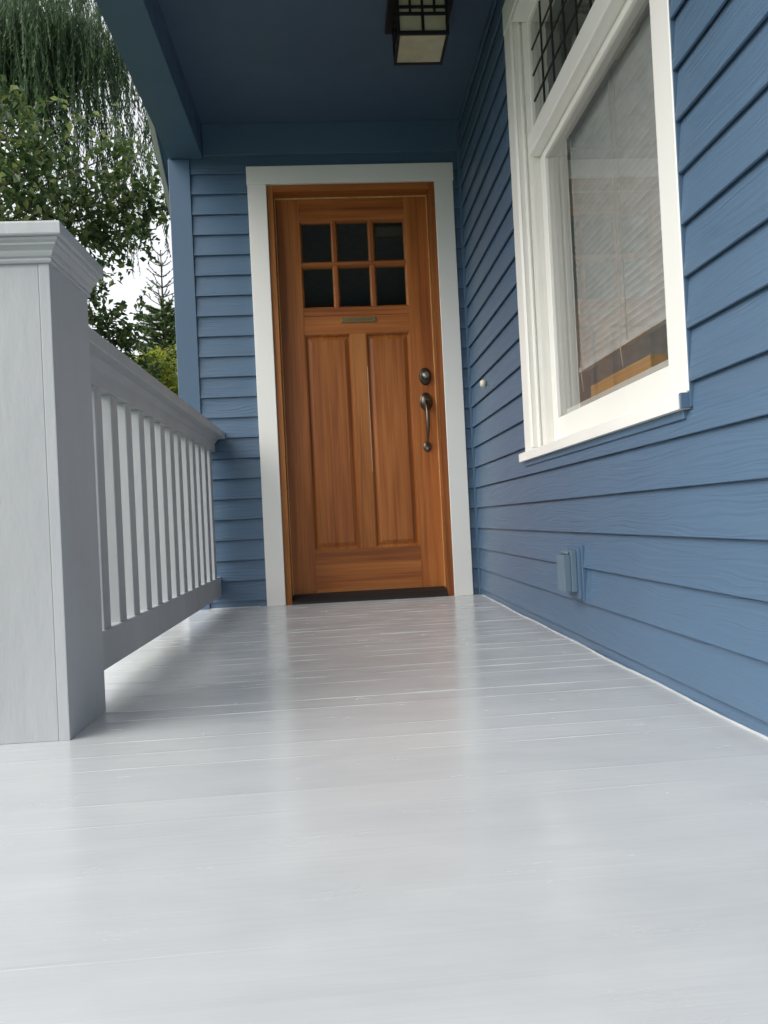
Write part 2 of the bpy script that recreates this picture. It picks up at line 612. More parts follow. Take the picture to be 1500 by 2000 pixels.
# ------------------------------------------------------------------ walls
def siding_piece(parent, length, zlow, zhigh, loc, rot, butt=0.0135, top=-0.0005, lip=True, jit=True):
    """tapered lap board, local X along its length, -Y is outwards"""
    h = zhigh - zlow
    L = length / 2
    bm = bmesh.new()
    prof = [(-butt, 0.0012), (top, h), (0.012, h), (0.012, 0.016), (-butt + 0.0062, 0.016), (-butt + 0.0058, 0.0), (-butt + 0.0012, 0.0)]
    if not lip:
        prof = [(-butt, 0.0), (top, h), (0.012, h), (0.012, 0.0)]
    A = [bm.verts.new((-L, a, b)) for a, b in prof]
    B = [bm.verts.new((L, a, b)) for a, b in prof]
    m = len(prof)
    for j in range(m):
        bm.faces.new((A[j], A[(j + 1) % m], B[(j + 1) % m], B[j]))
    bm.faces.new(A[::-1])
    bm.faces.new(B)
    o = finish(bm, 'siding_board', M['siding'], parent)
    o.location = (loc[0], loc[1], zlow)
    o.rotation_euler = (0, rnd.uniform(-0.0006, 0.0006) if jit else 0.0, rot)
    return o

# long wall on the right
lw = empty('house_wall', (XR, -2.0, 0))
tag(lw, 'long blue lap-sided house wall with the white window', 'wall')
WY0, WY1, WZ0, WZ1 = -2.292, -1.155, 0.60, 2.16       # rough opening inside the casing
OY0, OY1, OZ0, OZ1 = -2.368, -1.068, 0.587, 2.26      # outside of the casing
bx = XR + 0.013
bm = bmesh.new()
add_box(bm, bx, bx + 0.14, FLOOR_END, WY0, GZ, 2.95)
add_box(bm, bx, bx + 0.14, WY1, 0.0, GZ, 2.95)
add_box(bm, bx, bx + 0.14, WY0, WY1, GZ, WZ0)
add_box(bm, bx, bx + 0.14, WY0, WY1, WZ1, 2.95)
finish(bm, 'sheathing', M['blue'], lw)
ks = range(-1, 28)
for k in ks:
    z0 = ZL + EXP * k if k >= 0 else -0.05
    z1 = ZL + EXP * (k + 1) + (0.012 if True else 0)
    if k < 0:
        z1 = ZL + 0.012
    spans = []
    if z1 - 0.012 <= OZ0 + 0.002 or z0 >= OZ1 - 0.004:
        cuts = {1: [-1.705], 3: [-3.6], 0: [-4.1], 2: [-2.9], 4: [-0.62 - 3.4]}.get(k, [])
        ys = [FLOOR_END] + sorted(cuts) + [-0.021]
        spans = list(zip(ys, ys[1:]))
    elif z0 < OZ0:
        # the board under the sill runs through; only its upper edge is notched
        zc = OZ0 - 0.002
        fr = (zc - z0) / (z1 - z0)
        tk = 0.0135 + (0.0005 - 0.0135) * fr
        siding_piece(lw, -0.021 - FLOOR_END, z0, zc, (XR, (FLOOR_END - 0.021) / 2, 0), -math.pi / 2, 0.0135, -tk, True, False)
        for a, b in [(FLOOR_END, OY0 - 0.004), (OY1 + 0.003, -0.021)]:
            siding_piece(lw, b - a, zc, z1, (XR, (a + b) / 2, 0), -math.pi / 2, tk, -0.0005, False, False)
        continue
    else:
        spans = [(FLOOR_END, OY0 - 0.004), (OY1 + 0.003, -0.021)]
    for a, b in spans:
        g = 0.0008 if len(spans) > 1 else 0
        siding_piece(lw, b - a - 2 * g, z0, z1, (XR, (a + b) / 2, 0), -math.pi / 2)
box('corner_trim', XR - 0.020, XR + 0.006, -0.020, 0.004, 0.0, CEIL, M['blue'], lw, 0.003, 2)

# door wall at the end of the porch
dw = empty('house_wall', (-0.5, 0.0, 0))
tag(dw, 'blue lap-sided end wall with corner board around the front door', 'wall')
DX0, DX1, DZ1 = -0.284, 0.562, 2.10                    # inside of the casing
CX0, CX1, CZ1 = -0.377, 0.657, 2.19                    # outside of the casing
bm = bmesh.new()
add_box(bm, -0.745, DX0, 0.013, 0.16, GZ, 2.95)
add_box(bm, DX1, XR + 0.013, 0.013, 0.16, -0.2, 2.95)
add_box(bm, DX0, DX1, 0.013, 0.16, DZ1, 2.95)
add_box(bm, DX0, DX1, 0.013, 0.16, GZ, -0.002)
finish(bm, 'sheathing', M['blue'], dw)
for k in range(-1, 22):
    z0 = ZL + EXP * k if k >= 0 else -0.05
    z1 = (ZL + EXP * (k + 1) if k >= 0 else ZL) + 0.012
    if k == 21: z1 = 2.262
    if k < 21:
        sp = [(-0.656, CX0 - 0.001), (CX1 + 0.001, XR - 0.0205)]
    else:
        sp = [(-0.656, XR - 0.0205)]
    if k == 21: z0 = max(z0, 2.1925) if False else z0
    if k == 21:
        sp = [(-0.656, CX0 - 0.001), (CX1 + 0.001, XR - 0.0205)]
    for a, b in sp:
        siding_piece(dw, b - a, z0, z1, ((a + b) / 2, 0.0, 0), 0.0)
siding_piece(dw, CX1 - CX0, CZ1 + 0.001, 2.262, ((CX0 + CX1) / 2, 0.0, 0), 0.0, 0.0075)
box('frieze_board', -0.59, XR - 0.0205, -0.016, 0.012, 2.255, CEIL - 0.0005, M['blue'], dw)
box('corner_board', -0.762, -0.657, -0.018, 0.012, GZ, 2.238, M['blue'], dw, 0.002)
box('corner_board', -0.7625, -0.747, 0.0125, 0.10, GZ, 2.95, M['blue'], dw, 0.002)
# the side of the house beyond the corner
sw = empty('house_wall', (-0.745, 2.0, GZ))
tag(sw, 'narrow side wall of the blue house behind the corner board', 'wall')
box('sheathing', -0.745, -0.60, 0.161, 5.5, GZ, 3.3, M['blue'], sw, 0)

# ------------------------------------------------------------------ rooms behind the glass
rm = empty('window_room', (XR + 0.2, -2, 0))
tag(rm, 'dim room behind the window', 'room', kind='structure')
bm = bmesh.new()
rx0, rx1, ry0, ry1, rz0, rz1 = XR + 0.154, XR + 2.0, -4.6, -0.03, -0.05, 2.5  # shallow depth and unseen far-wall opening, added to let daylight in
add_box(bm, rx1, rx1 + 0.1, ry0, -4.2, rz0, rz1)
add_box(bm, rx1, rx1 + 0.1, -0.6, ry1, rz0, rz1)
add_box(bm, rx1, rx1 + 0.1, -4.2, -0.6, rz0, 0.6)
add_box(bm, rx1, rx1 + 0.1, -4.2, -0.6, 2.2, rz1)
add_box(bm, rx0, rx1, ry0 - 0.1, ry0, rz0, rz1)
add_box(bm, rx0, rx1, ry1, ry1 + 0.02, rz0, rz1)
add_box(bm, rx0, rx1 + 0.1, ry0 - 0.1, ry1 + 0.02, rz1 + 0.001, rz1 + 0.1)
finish(bm, 'wall_surface', M['room'], rm)
box('room_floor', rx0, rx1 + 0.1, ry0, ry1, rz0 - 0.1, rz0, M['room_floor'], rm, 0)
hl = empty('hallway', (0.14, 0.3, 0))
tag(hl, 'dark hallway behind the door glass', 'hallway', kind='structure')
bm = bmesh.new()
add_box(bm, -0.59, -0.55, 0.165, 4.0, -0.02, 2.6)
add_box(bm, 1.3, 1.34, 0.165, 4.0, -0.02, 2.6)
add_box(bm, -0.55, 0.0, 4.0, 4.04, -0.02, 2.6)  # end wall with an unseen opening, added so daylight brightens the hall
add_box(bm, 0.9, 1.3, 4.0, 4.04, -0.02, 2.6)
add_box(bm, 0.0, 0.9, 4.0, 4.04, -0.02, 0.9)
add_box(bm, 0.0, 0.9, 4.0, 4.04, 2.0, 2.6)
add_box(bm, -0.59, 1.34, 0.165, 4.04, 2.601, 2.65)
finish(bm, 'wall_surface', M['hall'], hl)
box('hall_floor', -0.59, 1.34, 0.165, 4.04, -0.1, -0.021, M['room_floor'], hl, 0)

# ------------------------------------------------------------------ ceiling, beam and rake
cl = empty('porch_ceiling', (0, -1.4, CEIL))
tag(cl, 'dark blue painted porch ceiling', 'ceiling', kind='structure')
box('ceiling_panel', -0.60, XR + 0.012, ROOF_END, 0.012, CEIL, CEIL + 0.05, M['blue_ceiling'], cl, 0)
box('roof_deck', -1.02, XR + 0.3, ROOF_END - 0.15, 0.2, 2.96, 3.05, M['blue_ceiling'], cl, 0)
box('roof_edge', -0.589, XR + 0.012, ROOF_END - 0.05, ROOF_END - 0.001, 2.3, 2.955, M['blue'], cl)
bm_ = tag(empty('porch_beam', (-0.67, -1.4, 2.24)), 'wide dark blue beam carrying the left edge of the porch roof', 'beam')
box('beam_casing', -0.755, -0.591, ROOF_END - 0.06, -0.0185, 2.24, 2.955, M['blue'], bm_, 0.004, 2)
box('soffit_strip', -0.7555, -0.6005, -0.0175, 0.012, 2.2405, 2.955, M['blue'], bm_, 0.001)
rk = empty('roof_rake', (-1.0, 0.6, 2.84))
tag(rk, 'sloping roof edge with cream fascia beyond the corner board', 'roof edge')
def sloped(name, x0, x1, y0, y1, off0, off1, mat):
    f = lambda y: 2.842 - 0.745 * (y - 0.591)
    bm = bmesh.new()
    V = [bm.verts.new((x, y, f(y) + o)) for x in (x0, x1) for y in (y0, y1) for o in (off0, off1)]
    for q in ((0, 1, 3, 2), (4, 6, 7, 5), (0, 4, 5, 1), (2, 3, 7, 6), (0, 2, 6, 4), (1, 5, 7, 3)):
        bm.faces.new([V[i] for i in q])
    return finish(bm, name, mat, rk)
sloped('fascia_board', -1.0, -0.972, 0.25, 3.4, 0.0, 0.17, M['cream'])
sloped('soffit', -0.971, -0.764, 0.25, 3.4, 0.02, 0.05, M['blue'])
sloped('roofing', -1.03, -0.764, 0.20, 3.45, 0.175, 0.20, M['bronze_dark'])

# ------------------------------------------------------------------ railing and post
gy = M['grey']
post = empty('newel_post', (-0.658, -2.18, 0))
tag(post, 'square grey boxed newel post with a moulded cap at the left', 'post')
px0, px1, py0, py1 = -0.772, -0.543, -2.294, -2.066
box('side_board', px1 - 0.021, px1, py0, py1, 0.0, 0.95, gy, post, 0.002, 2)
box('side_board', px0, px0 + 0.021, py0, py1, 0.0, 0.95, gy, post, 0.002, 2)
box('front_board', px0 + 0.0215, px1 - 0.0215, py0 + 0.0012, py0 + 0.021, 0.0, 0.95, gy, post, 0.0012)
box('back_board', px0 + 0.0215, px1 - 0.0215, py1 - 0.021, py1 - 0.0012, 0.0, 0.95, gy, post, 0.0012)
def cap_ring(name, prof, mat, parent):
    """square moulding swept around the post: prof = [(overhang, z)]"""
    bm = bmesh.new()
    R = []
    for o, z in prof:
        R.append([bm.verts.new(p) for p in ((px0 - o, py0 - o, z), (px1 + o, py0 - o, z), (px1 + o, py1 + o * 0.2, z), (px0 - o, py1 + o * 0.2, z))])
    for a, b in zip(R, R[1:]):
        for k in range(4):
            bm.faces.new((a[k], a[(k + 1) % 4], b[(k + 1) % 4], b[k]))
    bm.faces.new(R[0][::-1])
    bm.faces.new(R[-1])
    return finish(bm, name, mat, parent)
cap_ring('cap_moulding', [(0.0005, 0.934), (0.005, 0.934), (0.007, 0.938), (0.005, 0.943), (0.009, 0.946), (0.011, 0.951), (0.012, 0.956), (0.017, 0.961), (0.021, 0.964), (0.021, 0.968), (0.026, 0.972), (0.027, 0.977), (0.0005, 0.977)], gy, post)
cap_ring('cap', [(0.0, 0.9775), (0.032, 0.9775), (0.0345, 0.9785), (0.0355, 0.981), (0.0355, 1.000), (0.0345, 1.0035), (0.032, 1.005), (0.0, 1.012)], gy, post)

rl = empty('porch_railing', (-0.655, -1.0, 0))
tag(rl, 'grey porch railing with square balusters between post and house wall', 'railing')
RX0, RX1 = -0.640, -0.597
ry0_, ry1_ = py1 + 0.001, -0.0125
prism('handrail', [(-0.690, 0.838), (-0.547, 0.838), (-0.545, 0.841), (-0.545, 0.868), (-0.549, 0.874), (-0.58, 0.879), (-0.618, 0.881), (-0.655, 0.879), (-0.686, 0.874), (-0.690, 0.868)], 1, ry0_, ry1_, gy, rl)
prism('top_rail', [(RX0, 0.777), (RX1 - 0.002, 0.777), (RX1, 0.779), (RX1, 0.818), (RX1 + 0.006, 0.822), (RX1 + 0.010, 0.830), (RX1 + 0.018, 0.8375), (RX0 - 0.018, 0.8375), (RX0, 0.818)], 1, ry0_, ry1_ - 0.001, gy, rl)
prism('bottom_rail', [(RX0, 0.060), (RX1 - 0.002, 0.060), (RX1, 0.062), (RX1, 0.154), (RX1 - 0.003, 0.157), (RX0, 0.157)], 1, ry0_, ry1_ - 0.001, gy, rl)
bal = None
for i in range(-1, 13):
    y0 = -1.852 + 0.1428 * i
    if bal is None:
        bm = bmesh.new()
        add_box(bm, -0.0175, 0.0175, 0.0, 0.058, 0.155, 0.779, 0.002, 1)
        me = bpy.data.meshes.new('baluster')
        bm.to_mesh(me)
        bm.free()
        me.materials.append(gy)
        bal = me
    o = link('baluster', bal, None, rl)
    o.location = (-0.6215, y0 + rnd.uniform(-0.003, 0.003), 0)
    o.rotation_euler = (rnd.uniform(-0.002, 0.002), rnd.uniform(-0.002, 0.002), rnd.uniform(-0.015, 0.015))

# ------------------------------------------------------------------ front door
fd = empty('front_door', (0.14, 0.05, 0))
tag(fd, 'stained wooden front door with six small panes and bronze handle', 'door')
wh, wv, woh = M['white'], M['wood_v'], M['wood_h']
CF = -0.024
box('casing', CX0 + 0.001, DX0, CF, 0.010, 0.0, DZ1 + 0.0005, wh, fd, 0.0015)
box('casing', DX1, CX1 - 0.001, CF, 0.010, 0.0, DZ1 + 0.0005, wh, fd, 0.0015)
box('casing', CX0 - 0.002, CX1 + 0.003, CF - 0.004, 0.010, DZ1 + 0.001, CZ1, wh, fd, 0.0015)
JX0, JX1, JZ = DX0 + 0.031, DX1 - 0.031, DZ1 - 0.033
SY = 0.078                                             # face of the door slab
box('jamb', DX0 + 0.0005, JX0, -0.012, 0.135, 0.0, DZ1, M['wood_oak'], fd, 0.002, 2)
box('jamb', JX1, DX1 - 0.0005, -0.012, 0.135, 0.0, DZ1, wv, fd, 0.002, 2)
box('jamb', JX0 + 0.0005, JX1 - 0.0005, -0.0115, 0.135, JZ, DZ1, woh, fd, 0.002, 2)
box('weather_strip', JX0 + 0.0005, JX0 + 0.0045, SY - 0.012, SY - 0.002, 0.04, JZ - 0.0005, M['pine'], fd, 0)
box('weather_strip', JX1 - 0.0045, JX1 - 0.0005, SY - 0.012, SY - 0.002, 0.04, JZ - 0.0005, M['pine'], fd, 0)
box('weather_strip', JX0 + 0.005, JX1 - 0.005, SY - 0.012, SY - 0.002, JZ - 0.005, JZ - 0.0005, M['pine'], fd, 0)
prism('threshold', [(-0.020, -0.001), (-0.020, 0.012), (0.02, 0.030), (0.06, 0.037), (0.13, 0.037), (0.13, -0.001)], 0, JX0 + 0.0006, JX1 - 0.0006, M['rubber'], fd)
SX0, SX1, SZ0, SZ1 = JX0 + 0.003, JX1 - 0.003, 0.043, JZ - 0.003
TH = 0.045
LX0, LX1 = -0.131, 0.411
b_ = 0.0008
box('stile', SX0, LX0 - 0.0004, SY, SY + TH, SZ0, SZ1, wv, fd, b_)
box('stile', LX1 + 0.0004, SX1, SY, SY + TH, SZ0, SZ1, wv, fd, b_)
box('top_rail', LX0, LX1, SY + 0.0003, SY + TH, 1.950, SZ1, woh, fd, b_)
box('lock_rail', LX0, LX1, SY + 0.0003, SY + TH, 1.366, 1.457, woh, fd, b_)
box('lock_rail', LX0, LX1, SY + 0.0006, SY + TH, 1.4578, 1.500, woh, fd, b_)
box('bottom_rail', LX0, LX1, SY + 0.0003, SY + TH, 0.188, 0.259, woh, fd, b_)
box('bottom_rail', LX0, LX1, SY + 0.0004, SY + TH, SZ0, 0.1875, woh, fd, b_)
box('door_sweep', SX0, SX1, SY - 0.004, SY + 0.02, 0.036, 0.0425, M['bronze_dark'], fd, 0)
box('mullion', 0.107, 0.183, SY - 0.0002, SY + TH, 0.2595, 1.3655, M['wood_oak'], fd, b_)
for a, b in ((LX0, 0.1066), (0.1834, LX1)):
    rect_loft('panel', a, b, 0.2595, 1.3655, [(0.0, SY), (0.004, SY + 0.0015), (0.010, SY + 0.010), (0.0125, SY + 0.014), (0.0155, SY + 0.014), (0.030, SY + 0.0075), (0.0335, SY + 0.0065), (0.0345, SY + 0.0045)], wv, fd)
gx = [(LX0, 0.036), (0.053, 0.2265), (0.2435, LX1)]
gz = [(1.5005, 1.717), (1.735, 1.9495)]
for cx in (0.0445, 0.235):
    for z0, z1 in gz:
        box('muntin', cx - 0.0085, cx + 0.0085, SY, SY + 0.04, z0 + (0.0003), z1, wv, fd, b_)
box('muntin', LX0, LX1, SY + 0.0002, SY + 0.04, 1.7175, 1.7345, woh, fd, b_)
for z0, z1 in gz:
    for a, b in gx:
        o = rect_loft('pane', a + 0.0001, b - 0.0001, z0 + 0.0001, z1 - 0.0001, [(0.009, SY + 0.019)], M['glass'], fd)
        rect_loft('sticking', a, b, z0, z1, [(0.0003, SY + 0.0006), (0.0035, SY + 0.003), (0.0085, SY + 0.013), (0.0088, SY + 0.030)], woh, fd, fill=False)
# name plate
npl = box('name_plate', 0.058, 0.238, SY - 0.006, SY - 0.0004, 1.421, 1.447, M['brass'], fd, 0.0025, 2)
bm = bmesh.new()
x = 0.074
r2 = random.Random(5)
while x < 0.222:
    hgt = r2.choice((0.007, 0.007, 0.009, 0.012))
    add_box(bm, x, x + 0.0016, SY - 0.0072, SY - 0.0058, 1.4295, 1.4295 + hgt)
    if r2.random() < 0.6:
        add_box(bm, x + 0.0017, x + 0.0045, SY - 0.007, SY - 0.0058, 1.4295 + hgt - 0.0022, 1.4295 + hgt - 0.0006)
    if r2.random() < 0.4:
        add_box(bm, x + 0.0017, x + 0.0045, SY - 0.007, SY - 0.0058, 1.4296, 1.4312)
    x += r2.choice((0.0055, 0.0065, 0.0075))
finish(bm, 'raised_lettering', M['bronze'], npl)
for sx in (0.064, 0.232):
    dome('screw', sx, 1.434, SY - 0.006, 0.0022, 0.0022, [(1, 0), (0.9, 0.001), (0.3, 0.0014)], M['nickel'], npl, 10)
# deadbolt
db = dome('deadbolt', 0.4795, 1.129, SY, 0.0315, 0.0455, [(1.0, -0.002), (1.0, 0.003), (0.93, 0.009), (0.80, 0.012), (0.74, 0.0125)], M['bronze_dark'], fd)
dome('cylinder_collar', 0.4795, 1.134, SY - 0.0122, 0.0205, 0.0205, [(1.0, 0), (0.98, 0.008), (0.88, 0.011), (0.8, 0.0105)], M['bronze'], db)
dome('cylinder', 0.4795, 1.134, SY - 0.0225, 0.0155, 0.0155, [(1.0, -0.002), (0.97, 0.0015), (0.9, 0.002)], M['nickel'], db)
dome('key_plug', 0.4795, 1.130, SY - 0.0244, 0.007, 0.007, [(1.0, 0), (0.9, 0.0014)], M['nickel'], db, 16)
box('key_slot', 0.4787, 0.4803, SY - 0.0262, SY - 0.0254, 1.1255, 1.1345, M['black'], db, 0)
# handle set
hd = dome('handle_set', 0.4775, 0.9985, SY, 0.0345, 0.0475, [(1.0, -0.002), (1.0, 0.003), (0.94, 0.007), (0.90, 0.0075), (0.85, 0.011), (0.70, 0.019), (0.45, 0.0245), (0.2, 0.026)], M['bronze'], fd)
pts = [(0.4775, SY - 0.018, 0.992), (0.4770, SY - 0.034, 0.975), (0.4765, SY - 0.045, 0.955), (0.476, SY - 0.050, 0.930), (0.4755, SY - 0.052, 0.900), (0.475, SY - 0.051, 0.865), (0.4745, SY - 0.046, 0.830), (0.474, SY - 0.036, 0.805), (0.473, SY - 0.020, 0.784), (0.4725, SY - 0.006, 0.772)]
tube('grip', pts, [0.009, 0.0085, 0.0095, 0.0105, 0.011, 0.0098, 0.0078, 0.0060, 0.0055, 0.006], M['bronze'], hd, 12)
bm = bmesh.new()
add_box(bm, 0.4675, 0.4875, SY - 0.050, SY - 0.022, 0.9985, 1.0035, 0.002, 2)
finish(bm, 'thumb_latch', M['bronze'], hd)
box('latch_slot', 0.4725, 0.4825, SY - 0.0262, SY - 0.0235, 0.985, 0.998, M['black'], hd, 0)
dome('foot_plate', 0.4725, 0.7655, SY, 0.0215, 0.0275, [(1.0, -0.002), (1.0, 0.002), (0.92, 0.006), (0.7, 0.009), (0.3, 0.0105)], M['bronze'], hd)
dome('screw', 0.4725, 0.757, SY - 0.009, 0.004, 0.004, [(1.0, 0), (0.9, 0.002), (0.3, 0.0026)], M['nickel'], hd, 14)

# ------------------------------------------------------------------ window on the long wall
wn = empty('house_window', (XR, -1.72, 0.6))
tag(wn, 'white framed window with leaded glass above and a blind below', 'window')
XF = 0.6925                                            # casing face
box('casing', XF, bx - 0.0005, OY0, WY0, 0.6215, WZ1 + 0.0005, wh, wn, 0.002)
box('casing', XF, bx - 0.0005, WY1, OY1, 0.6215, WZ1 + 0.0005, wh, wn, 0.002)
box('casing', XF - 0.002, bx - 0.0005, OY0 - 0.002, OY1 + 0.002, WZ1 + 0.001, OZ1, wh, wn, 0.002)
prism('sill', [(0.676, 0.588), (0.676, 0.616), (0.678, 0.6185), (0.704, 0.6210), (0.776, 0.630), (0.776, 0.588)], 1, OY0 + 0.008, -1.036, wh, wn)
box('sill_end', 0.6775, 0.7185, OY0 + 0.0015, OY0 + 0.0078, 0.5890, 0.6195, M['blue'], wn, 0.0008)
box('apron', 0.690, bx - 0.0005, OY0 + 0.02, -1.06, 0.570, 0.5875, M['blue'], wn)
box('caulk_strip', XF + 0.0025, bx - 0.0005, OY0 - 0.0040, OY0 - 0.0002, 0.592, OZ1 - 0.001, M['blue'], wn, 0)
# jamb with stops on the far side, head and near side
GX = 0.785
far = [(0.6935, WY1 + 0.0005), (0.6935, WY1 - 0.004), (0.699, WY1 - 0.008), (0.705, WY1 - 0.004), (0.716, WY1 - 0.004), (0.718, WY1 - 0.010), (0.723, WY1 - 0.013), (0.728, WY1 - 0.010), (0.730, WY1 - 0.004),
       (0.733, WY1 - 0.004), (0.733, WY1 - 0.018), (0.745, WY1 - 0.020), (0.757, WY1 - 0.018), (0.757, WY1 - 0.016), (0.868, WY1 - 0.016), (0.868, WY1 + 0.0005)]
prism('jamb', [(a, b - 0.001) for a, b in far], 2, 0.632, WZ1 - 0.001, wh, wn)
mid = (WY0 + WY1) / 2
prism('jamb', [(a, 2 * mid - (b - 0.001)) for a, b in far], 2, 0.632, WZ1 - 0.001, wh, wn)
box('head_jamb', 0.6945, 0.868, WY0 + 0.022, WY1 - 0.022, WZ1 - 0.020, WZ1 - 0.001, wh, wn)
# transom bar
prism('transom_bar', [(0.733, 1.664), (0.733, 1.730), (0.738, 1.735), (0.756, 1.738), (0.868, 1.738), (0.868, 1.660), (0.737, 1.660)], 1, WY0 + 0.0175, WY1 - 0.0195, wh, wn)
# lower sash
sy0, sy1 = WY0 + 0.0175, WY1 - 0.0175
ls = 0.773
box('sash_stile', ls, 0.806, sy1 - 0.052, sy1, 0.634, 1.6595, wh, wn, 0.002)
box('sash_stile', ls, 0.806, sy0, sy0 + 0.052, 0.634, 1.6595, wh, wn, 0.002)
box('sash_rail', ls, 0.806, sy0 + 0.0525, sy1 - 0.0525, 0.634, 0.7225, wh, wn, 0.002)
box('sash_rail', ls, 0.806, sy0 + 0.0525, sy1 - 0.0525, 1.632, 1.6595, wh, wn, 0.002)
def pane_x(name, x, y0, y1, z0, z1, mat):
    bm = bmesh.new()
    V = [bm.verts.new(p) for p in ((x, y0, z0), (x, y1, z0), (x, y1, z1), (x, y0, z1))]
    bm.faces.new(V[::-1])
    me = bpy.data.meshes.new(name)
    bm.to_mesh(me)
    bm.free()
    return link(name, me, mat, wn)
pane_x('pane', GX, sy0 + 0.05, sy1 - 0.05, 0.720, 1.635, M['glass'])
# upper leaded sash
us = 0.747
uy0, uy1, uz0, uz1 = WY0 + 0.0175, WY1 - 0.0205, 1.7385, WZ1 - 0.0205
box('sash_stile', us, 0.775, uy1 - 0.022, uy1, uz0, uz1, wh, wn, 0.001)
box('sash_stile', us, 0.775, uy0, uy0 + 0.022, uz0, uz1, wh, wn, 0.001)
box('sash_rail', us, 0.775, uy0 + 0.0225, uy1 - 0.0225, uz0, uz0 + 0.016, wh, wn, 0.001)
box('sash_rail', us, 0.775, uy0 + 0.0225, uy1 - 0.0225, uz1 - 0.02, uz1, wh, wn, 0.001)
ga, gb, gc, gd = uy0 + 0.022, uy1 - 0.022, uz0 + 0.016, uz1 - 0.02
ncol, nrow = 9, 4
LG = 0.757
lead_y = [ga + (gb - ga) * i / ncol for i in range(ncol + 1)]
lead_z = [gc + (gd - gc) * i / nrow for i in range(nrow + 1)]
for i in range(ncol):
    for j in range(nrow):
        pane_x('leaded_pane', LG + rnd.uniform(-0.0006, 0.0006), lead_y[i] + 0.001, lead_y[i + 1] - 0.001, lead_z[j] + 0.001, lead_z[j + 1] - 0.001, M['glass_old'])
for v in lead_y[1:-1]:
    box('lead_came', LG - 0.003, LG + 0.003, v - 0.003, v + 0.003, gc, gd, M['lead'], wn, 0)
for v in lead_z[1:-1]:
    box('lead_came', LG - 0.0025, LG + 0.0025, ga, gb, v - 0.003, v + 0.003, M['lead'], wn, 0)
# inner stool
box('stool', 0.8065, 0.93, sy0, sy1, 0.735, 0.752, wh, wn, 0.002)

# blind
bl = empty('window_blind', (0.84, -1.7, 0.86))
tag(bl, 'pale horizontal slat blind hanging inside the lower window pane', 'blind')
by0, by1 = sy0 + 0.03, -1.305
sm = None
BX = 0.842
nsl = 37
for i in range(nsl):
    if sm is None:
        bm = bmesh.new()
        prof = [(-0.0125, -0.0009), (-0.006, 0.0006), (0.0, 0.0012), (0.006, 0.0006), (0.0125, -0.0009)]
        top = [[bm.verts.new((a, yy, b)) for yy in (by0, by1)] for a, b in prof]
        bot = [[bm.verts.new((a, yy, b - 0.0006)) for yy in (by0, by1)] for a, b in prof]
        for q in (top, bot):
            for a, b in zip(q, q[1:]):
                bm.faces.new((a[0], a[1], b[1], b[0]))
        for a, b in ((top[0], bot[0]), (top[-1], bot[-1])):
            bm.faces.new((a[0], a[1], b[1], b[0]))
        bmesh.ops.recalc_face_normals(bm, faces=bm.faces[:])
        sm = bpy.data.meshes.new('slat')
        bm.to_mesh(sm)
        bm.free()
        sm.materials.append(M['blind'])
    o = link('slat', sm, None, bl)
    o.location = (BX, 0, 0.890 + 0.0208 * i)
    o.rotation_euler = (0, math.radians(72 + rnd.uniform(-2.5, 2.5)), 0)
box('bottom_rail', BX - 0.012, BX + 0.012, by0, by1, 0.862, 0.876, M['blind'], bl, 0.003, 2)
box('head_rail', BX - 0.018, BX + 0.018, by0, by1, 1.645, 1.685, M['blind'], bl, 0.002)
for cy in (-1.345, -1.74, -2.13):
    tube('ladder_cord', [(BX - 0.0145, cy, 1.66), (BX - 0.0145, cy, 1.2), (BX - 0.0145, cy, 0.87)], 0.0012, M['cord'], bl, 5)
for cy, zb in ((-1.36, 0.79), (-1.71, 0.80)):
    tube('pull_cord', [(BX - 0.017, cy, 1.66), (BX - 0.018, cy + 0.004, 1.2), (BX - 0.018, cy - 0.002, 0.95), (BX - 0.019, cy + 0.012, 0.86), (BX - 0.018, cy, zb)], 0.0014, M['cord'], bl, 5)

wb_ = box('wood_block', 0.828, 0.872, -1.885, -1.42, 0.7525, 0.796, M['pine'], None, 0.001)
tag(wb_, 'raw pine stick lying on the inner sill behind the glass', 'wood block')

# ------------------------------------------------------------------ small things on the wall
ob = empty('outlet_box', (XR, -1.6, 0.2))
tag(ob, 'blue painted outdoor outlet box with hinged cover low on siding', 'outlet')
bm = bmesh.new()
add_box(bm, 0.681, bx - 0.001, -1.662, -1.555, 0.142, 0.292, 0.004, 2)
finish(bm, 'mounting_block', M['blue'], ob)
box('mounting_flange', 0.6905, bx - 0.0012, -1.669, -1.548, 0.136, 0.298, M['blue'], ob, 0.001)
bm = bmesh.new()
add_box(bm, 0.664, 0.6805, -1.648, -1.566, 0.163, 0.283, 0.003, 2)
cv = finish(bm, 'gasket_frame', M['outlet'], ob)
bm = bmesh.new()
add_box(bm, 0.644, 0.6632, -1.644, -1.570, 0.164, 0.271, 0.003, 2)
lid = finish(bm, 'hinged_cover', M['outlet'], ob)
bm = bmesh.new()
for k in range(3):
    y0 = -1.636 + k * 0.022
    add_tube(bm, [(0.660, y0, 0.276), (0.660, y0 + 0.014, 0.276)], 0.0055, 8)
finish(bm, 'hinge', M['outlet'], lid, True)

